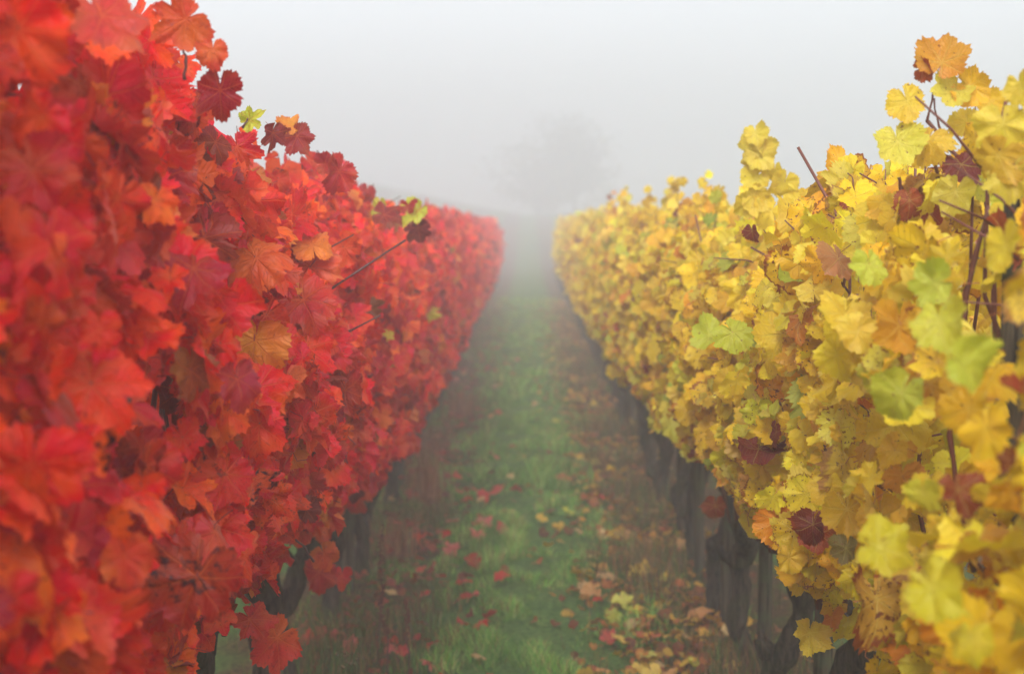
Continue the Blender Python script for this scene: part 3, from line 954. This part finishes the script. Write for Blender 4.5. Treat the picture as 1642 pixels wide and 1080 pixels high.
# dead weeds and thin grass under the vines
parts = []
for sx, n in ((-1, 26000), (1, 30000)):
    ys = 5.2 + (30 - 5.2) * rng.random(n) ** 1.5; xs = sx * (.62 + np.abs(rng.normal(0, .16, n)) * rng.choice([-1, 1], n))
    p = patchy(xs, ys, 2.6, 7.7 + sx)
    keep = rng.random(n) < np.clip(.6 + p * 1.6, .08, 1); xs, ys, p = xs[keep], ys[keep], p[keep]; n = len(xs)
    h = (.06 if sx < 0 else .08) * np.clip(1 + p * 2.2, .4, 2.6) * rng.uniform(.5, 1.5, n)
    pal = np.array([lin(128, 86, 60), lin(104, 66, 46), lin(150, 120, 80), lin(72, 84, 44), lin(92, 52, 38), lin(60, 80, 36), lin(66, 96, 40), lin(80, 108, 50)] + ([lin(70, 92, 40), lin(84, 110, 50)] if sx < 0 else []))
    c = pal[rng.integers(0, len(pal), n)] * rng.uniform(.7, 1.2, (n, 1))
    parts.append(blades(xs, ys, h, np.full(n, .0035), c, .55))
off = 0; Fs = []
for p in parts: Fs.append(p[1] + off); off += len(p[0])
o = link('dead_weeds', mk_mesh('dead_weeds', np.vstack([p[0] for p in parts]), np.vstack(Fs), [M_DRY], col=np.vstack([p[2] for p in parts])))
tag(o, 'brown dead weeds and thin grass under both rows', kind='stuff')


# tall dead grass clumps beside the red row: each one a thing
def dead_clump(x, y, h, n, spread, label, cols):
    xs = rng.normal(0, spread, n); ys = rng.normal(0, spread * 1.8, n)
    hs = h * rng.uniform(.5, 1.1, n)
    c = np.array(cols)[rng.integers(0, len(cols), n)] * rng.uniform(.7, 1.2, (n, 1))
    V, Fc, C = blades(xs, ys, hs, np.full(n, .004), c, .28)
    root = link('dead_grass_clump', None, loc=(x, y, 0)); b = link('blades', mk_mesh('blades', V, Fc, [M_DRY], col=C), root); b['kind'] = 'stuff'
    o = root
    tag(o, label, 'dead grass', 'dead grass clumps at the foot of the red row')


BR = [lin(140, 88, 62), lin(112, 66, 48), lin(160, 118, 84)]
dead_clump(-.56, 9.6, .36, 260, .05, 'tall tan dead grass clump beside the red row, the tallest', BR)
dead_clump(-.60, 11.4, .28, 160, .05, 'dead grass clump just beyond the tallest tan one', BR)
dead_clump(-.62, 8.1, .22, 160, .05, 'low russet dead grass clump nearer than the tallest one', BR)
dead_clump(-.52, 13.6, .3, 220, .06, 'far greyish dead grass clump at the foot of the red row', BR)


def seed_stalk(px, ybase, Y, hpx, label, col):
    """a dead dock: bare stem, rusty seed head"""
    p = pt(px, 0, Y); x = p[0]; h = hpx * Y / F
    root = link('dock_stalk', None, loc=(x, Y, 0)); tag(root, label, 'dead weed', 'dead dock stalks below the red row')
    z1 = h
    P = wander((0, 0, -.03), (rnd.uniform(-.03, .05), rnd.uniform(-.03, .03), z1), 8, .03, int(px))
    link('stem', mk_mesh('stem', *tube(P, np.linspace(.003, .0016, 8), 6), [M_CANE['red']]), root)
    g = Geo()
    for k in range(150):
        t = rnd.uniform(.5, 1); q = P[0] + 0
        i = min(6, int(t * 7)); f = t * 7 - i; q = P[i] * (1 - f) + P[i + 1] * f
        a = rnd.uniform(0, 6.28); rr = .013 * math.sin((t - .5) * 2 * math.pi * .8 + .4) * rnd.uniform(.4, 1)
        c = q + np.array([math.cos(a) * rr, math.sin(a) * rr, rnd.uniform(-.004, .004)]); s = rnd.uniform(.002, .0042)
        V = c + np.array([(s, 0, 0), (-s, s, 0), (-s, -s, 0), (0, 0, s * 1.6)])
        g.add(V, [(0, 1, 3), (1, 2, 3), (2, 0, 3), (0, 2, 1)], [*(np.array(col) * rnd.uniform(.6, 1.2)), 1])
    o = link('seed_head', g.mesh('seed_head', [M_DRY], False), root); o['kind'] = 'stuff'


seed_stalk(655, 1080, 5.7, 150, 'rusty dock stalk standing in the grass edge, the rightmost of three', lin(96, 48, 38))
seed_stalk(622, 1080, 5.75, 165, 'rusty dock stalk between two others below the red row', lin(92, 50, 40))
seed_stalk(600, 1080, 5.9, 240, 'taller dock stalk close to the mossy trunk', lin(88, 50, 40))

# a withered weed with round seed buds in front of the mossy trunk
root = link('withered_weed', None, loc=(pt(548, 0, 4.6)[0], 4.6, 0)); tag(root, 'thin green weed with small round seed buds before the mossy trunk', 'weed')
gst = plain_material('weed_stem', lin(88, 100, 54)); gbd = plain_material('seed_bud', lin(110, 90, 60))
for k in range(4):
    tipx = rnd.uniform(-.03, .04); h = rnd.uniform(.34, .50)
    P = wander((0, 0, -.03), (tipx, rnd.uniform(-.03, .03), h), 8, .03, 60 + k)
    link('stem', mk_mesh('stem', *tube(P, np.linspace(.0022, .001, 8), 5), [gst]), root)
    for j in range(5):
        c = P[-1] + np.array([rnd.uniform(-.016, .016), rnd.uniform(-.016, .016), rnd.uniform(-.03, .008)])
        r = rnd.uniform(.003, .0048)
        V, Fc = tube([c - [0, 0, r], c - [0, 0, r * .5], c + [0, 0, r * .5], c + [0, 0, r]], [r * .3, r, r * .9, r * .25], 6)
        link('seed_bud', mk_mesh('seed_bud', V, Fc, [gbd]), root)

# ------------------------------------------------------------------ fallen leaves
NAMEC = {'red': 'fallen red vine leaf on the grass beside the red row', 'pink': 'fallen pinkish red leaf face down beside the red row',
         'yellow': 'fallen yellow vine leaf at the foot of the yellow row', 'orange': 'fallen orange brown leaf at the foot of the yellow row',
         'tan': 'fallen pale tan leaf lying on the green strip', 'lime': 'fallen lime yellow leaf near the yellow row'}
FC = {'red': (190, 40, 34), 'pink': (206, 104, 96), 'yellow': (222, 184, 60), 'orange': (190, 110, 62), 'tan': (208, 168, 118), 'lime': (200, 200, 74)}
GRP = {'red': 'fallen red leaves', 'pink': 'fallen red leaves', 'yellow': 'fallen yellow leaves', 'orange': 'fallen yellow leaves', 'tan': 'fallen tan leaves', 'lime': 'fallen yellow leaves'}


def fallen(x, y, s, what, label=None, z=None):
    kind = 'red' if what in ('red', 'pink') else 'yellow'
    o = bpy.data.objects.new('fallen_leaf', MID[kind][rnd.randrange(NVAR)]); COL.objects.link(o)
    n = np.array([rnd.gauss(0, .35), rnd.gauss(-.15, .35), 1.0]); t = np.array([math.cos(rnd.uniform(0, 6.28)), rnd.uniform(-1, 1), 0.0])
    if rnd.random() < .35: n = -n
    o.matrix_basis = leaf_frame(np.array([x, y, rnd.uniform(.015, .04) if z is None else z]), n, t, s)
    c = np.array(lin(*FC[what])) * rnd.uniform(.75, 1.15)
    o.color = (*np.clip(c, 0, 1), rnd.uniform(0, .6))
    if label is None:
        adj = {'red': 'bright red', 'pink': 'pale pinkish red', 'yellow': 'yellow', 'orange': 'orange brown', 'tan': 'pale tan', 'lime': 'lime yellow'}[what]
        adj = {1: 'small ', 0: '', 2: 'large '}[0 if .031 < s < .041 else (1 if s <= .031 else 2)] + adj
        row = 'red row' if x < .1 else 'yellow row'
        lat = ('under the ' + row) if abs(x) > .62 else (('at grass edge by ' + row) if abs(x) > .4 else ('on grass towards ' + row))
        far = ('nearest', 'level with broad post', 'by tallest dead grass', 'where posts fade', 'far in fog')[int(np.searchsorted([6.2, 8.0, 10.6, 14.5], y))]
        label = 'fallen %s leaf %s, %s' % (adj, lat, far)
    tag(o, label, 'leaf', GRP[what])


def ground_at(px, py):
    Y = F * EYE / (py - VY); return (px - VX) * Y / F, Y


SPOT = [(862, 460 + 350, 0, 'x')]
for px, py, w, what, lab in (
        (770, 800, 44, 'red', 'brightest fallen red leaf where the grass strip meets the red row'), (795, 798, 36, 'red', 'red leaf touching the brightest fallen red one'),
        (815, 835, 40, 'tan', 'pale tan leaf alone in the middle of the grass strip'), (775, 850, 40, 'pink', 'pinkish leaf lying nearer than the bright red pair'),
        (765, 868, 38, 'pink', 'second pinkish leaf close beside another below the bright red pair'), (722, 895, 44, 'pink', 'large pink leaf at the left margin of the grass'),
        (755, 915, 42, 'red', 'red leaf between the large pink one and the green grass'), (745, 975, 34, 'red', 'red leaf in the grass in line with the dock stalks'),
        (905, 775, 40, 'orange', 'orange leaf standing on edge beyond the litter strip'), (945, 790, 36, 'yellow', 'pale yellow leaf next to the upright orange one'),
        (1035, 935, 66, 'yellow', 'largest curled yellow leaf among the litter by the broad grey post'), (935, 935, 50, 'yellow', 'yellow leaf at the inner edge of the litter strip'),
        (975, 938, 50, 'tan', 'pale leaf among brown ones on the litter strip'), (950, 965, 50, 'orange', 'brown orange leaf just below the pale litter leaf'),
        (1000, 980, 54, 'lime', 'lime leaf in the small lime cluster on the litter strip'), (1015, 1000, 50, 'lime', 'second lime leaf in the small lime cluster'),
        (985, 1005, 40, 'lime', 'third lime leaf in the small lime cluster'), (995, 1045, 44, 'yellow', 'yellow leaf nearest the bottom of the grass strip'),
        (1120, 1000, 56, 'orange', 'orange leaf leaning at the foot of the broad grey post'), (1180, 1040, 60, 'tan', 'peach coloured leaf just past the foot of the broad grey post'),
        (1095, 880, 36, 'orange', 'orange leaf standing before the post beyond'), (740, 1020, 30, 'red', 'small dark red leaf low in the grass')):
    x, Y = ground_at(px, py); fallen(x, Y, w * Y / F / 2.1, what, lab, .035)
for k in range(85):      # left margin
    Y = 5.6 + 16 * rnd.random() ** 1.5; x = -.42 + rnd.gauss(0, .17)
    fallen(x, Y, rnd.uniform(.028, .05), rnd.choices(['red', 'pink', 'tan', 'orange'], [5, 3, 1, .6])[0])
for k in range(110):     # right margin and litter strip
    Y = 5.4 + 14 * rnd.random() ** 1.6; x = .50 + rnd.gauss(0, .20)
    fallen(x, Y, rnd.uniform(.026, .046), rnd.choices(['yellow', 'orange', 'tan', 'lime', 'red'], [3, 5, 2, .7, .5])[0])

# the small and far litter, past counting
def litter(n, x0, sx, cols, kind, name, label):
    L = []
    for k in range(n):
        Y = 5.2 + 28 * rnd.random() ** 1.4; x = x0 + rnd.gauss(0, sx)
        c = np.array(lin(*rnd.choice(cols))) * rnd.uniform(.5, 1.1)
        L.append(dict(pos=np.array([x, Y, rnd.uniform(-.01, .03)]), n=np.array([rnd.gauss(0, .5), rnd.gauss(0, .5), 1.0]), tip=np.array([rnd.uniform(-1, 1), rnd.uniform(-1, 1), 0]),
                      s=rnd.uniform(.014, .034), c=tuple(c), a=rnd.random()))
    o = link(name, join_leaves(name, kind, L, LO[kind])); tag(o, label, kind='stuff')


litter(1500, -.58, .17, [(150, 50, 40), (130, 70, 50), (176, 80, 70), (96, 56, 40)], 'red', 'leaf_litter', 'small broken red and brown leaves under the red row')
litter(4600, .56, .19, [(190, 106, 58), (150, 84, 50), (206, 140, 60), (130, 64, 42), (226, 180, 70)], 'yellow', 'leaf_litter', 'small broken orange and brown leaves under the yellow row')


# ------------------------------------------------------------------ the tree in the fog
def foggy_tree(px, Y, h, w, label, seed):
    x = (px - VX) * Y / F
    root = link('bare_tree', None, loc=(x, Y, 0)); tag(root, label, 'tree')
    zb = 1.0
    g = Geo(); g.add(*tube(wander((0, 0, -.2), (0, 0, h * .55), 8, .2, seed), np.linspace(.16, .07, 8), 9, .2, seed))
    link('trunk', g.mesh('trunk', [M_BARK]), root)
    tips = []
    for k in range(26):
        a = rnd.uniform(0, 6.28); e = rnd.uniform(.2, 1.3); L = rnd.uniform(.5, 1.0) * w * .6
        p0 = np.array([0, 0, h * rnd.uniform(.25, .55)]); p1 = p0 + np.array([math.cos(a) * math.cos(e) * L, math.sin(a) * math.cos(e) * L, math.sin(e) * L * 1.3])
        p1[2] = min(p1[2], h)
        b = wander(p0, p1, 6, .25, seed + k); tips.append(b)
        link('limb', mk_mesh('limb', *tube(b, np.linspace(.05, .012, 6), 6), [M_BARK]), root)
    L = []
    for k in range(4200):
        b = tips[rnd.randrange(len(tips))]; q = b[rnd.randrange(2, 6)] + np.array([rnd.gauss(0, .38) for _ in range(3)])
        L.append(dict(pos=q, n=np.array([rnd.gauss(0, 1), rnd.gauss(0, 1), rnd.gauss(0, 1)]), tip=np.array([rnd.gauss(0, 1), rnd.gauss(0, 1), -1.0]), s=rnd.uniform(.07, .15),
                      c=tuple(np.array([.06, .05, .035]) * rnd.uniform(.6, 1.3)), a=.2))
    o = link('crown', join_leaves('crown', 'yellow', L, TINY['yellow']), root); o['kind'] = 'stuff'


foggy_tree(920, 108, 7.4, 8.0, 'grey leafy tree looming in the fog at the end of the path', 3)
foggy_tree(862, 112, 6.0, 6.8, 'lower rounded tree in the fog, left of the looming one', 9)
print('leaf parts', leaf_count)
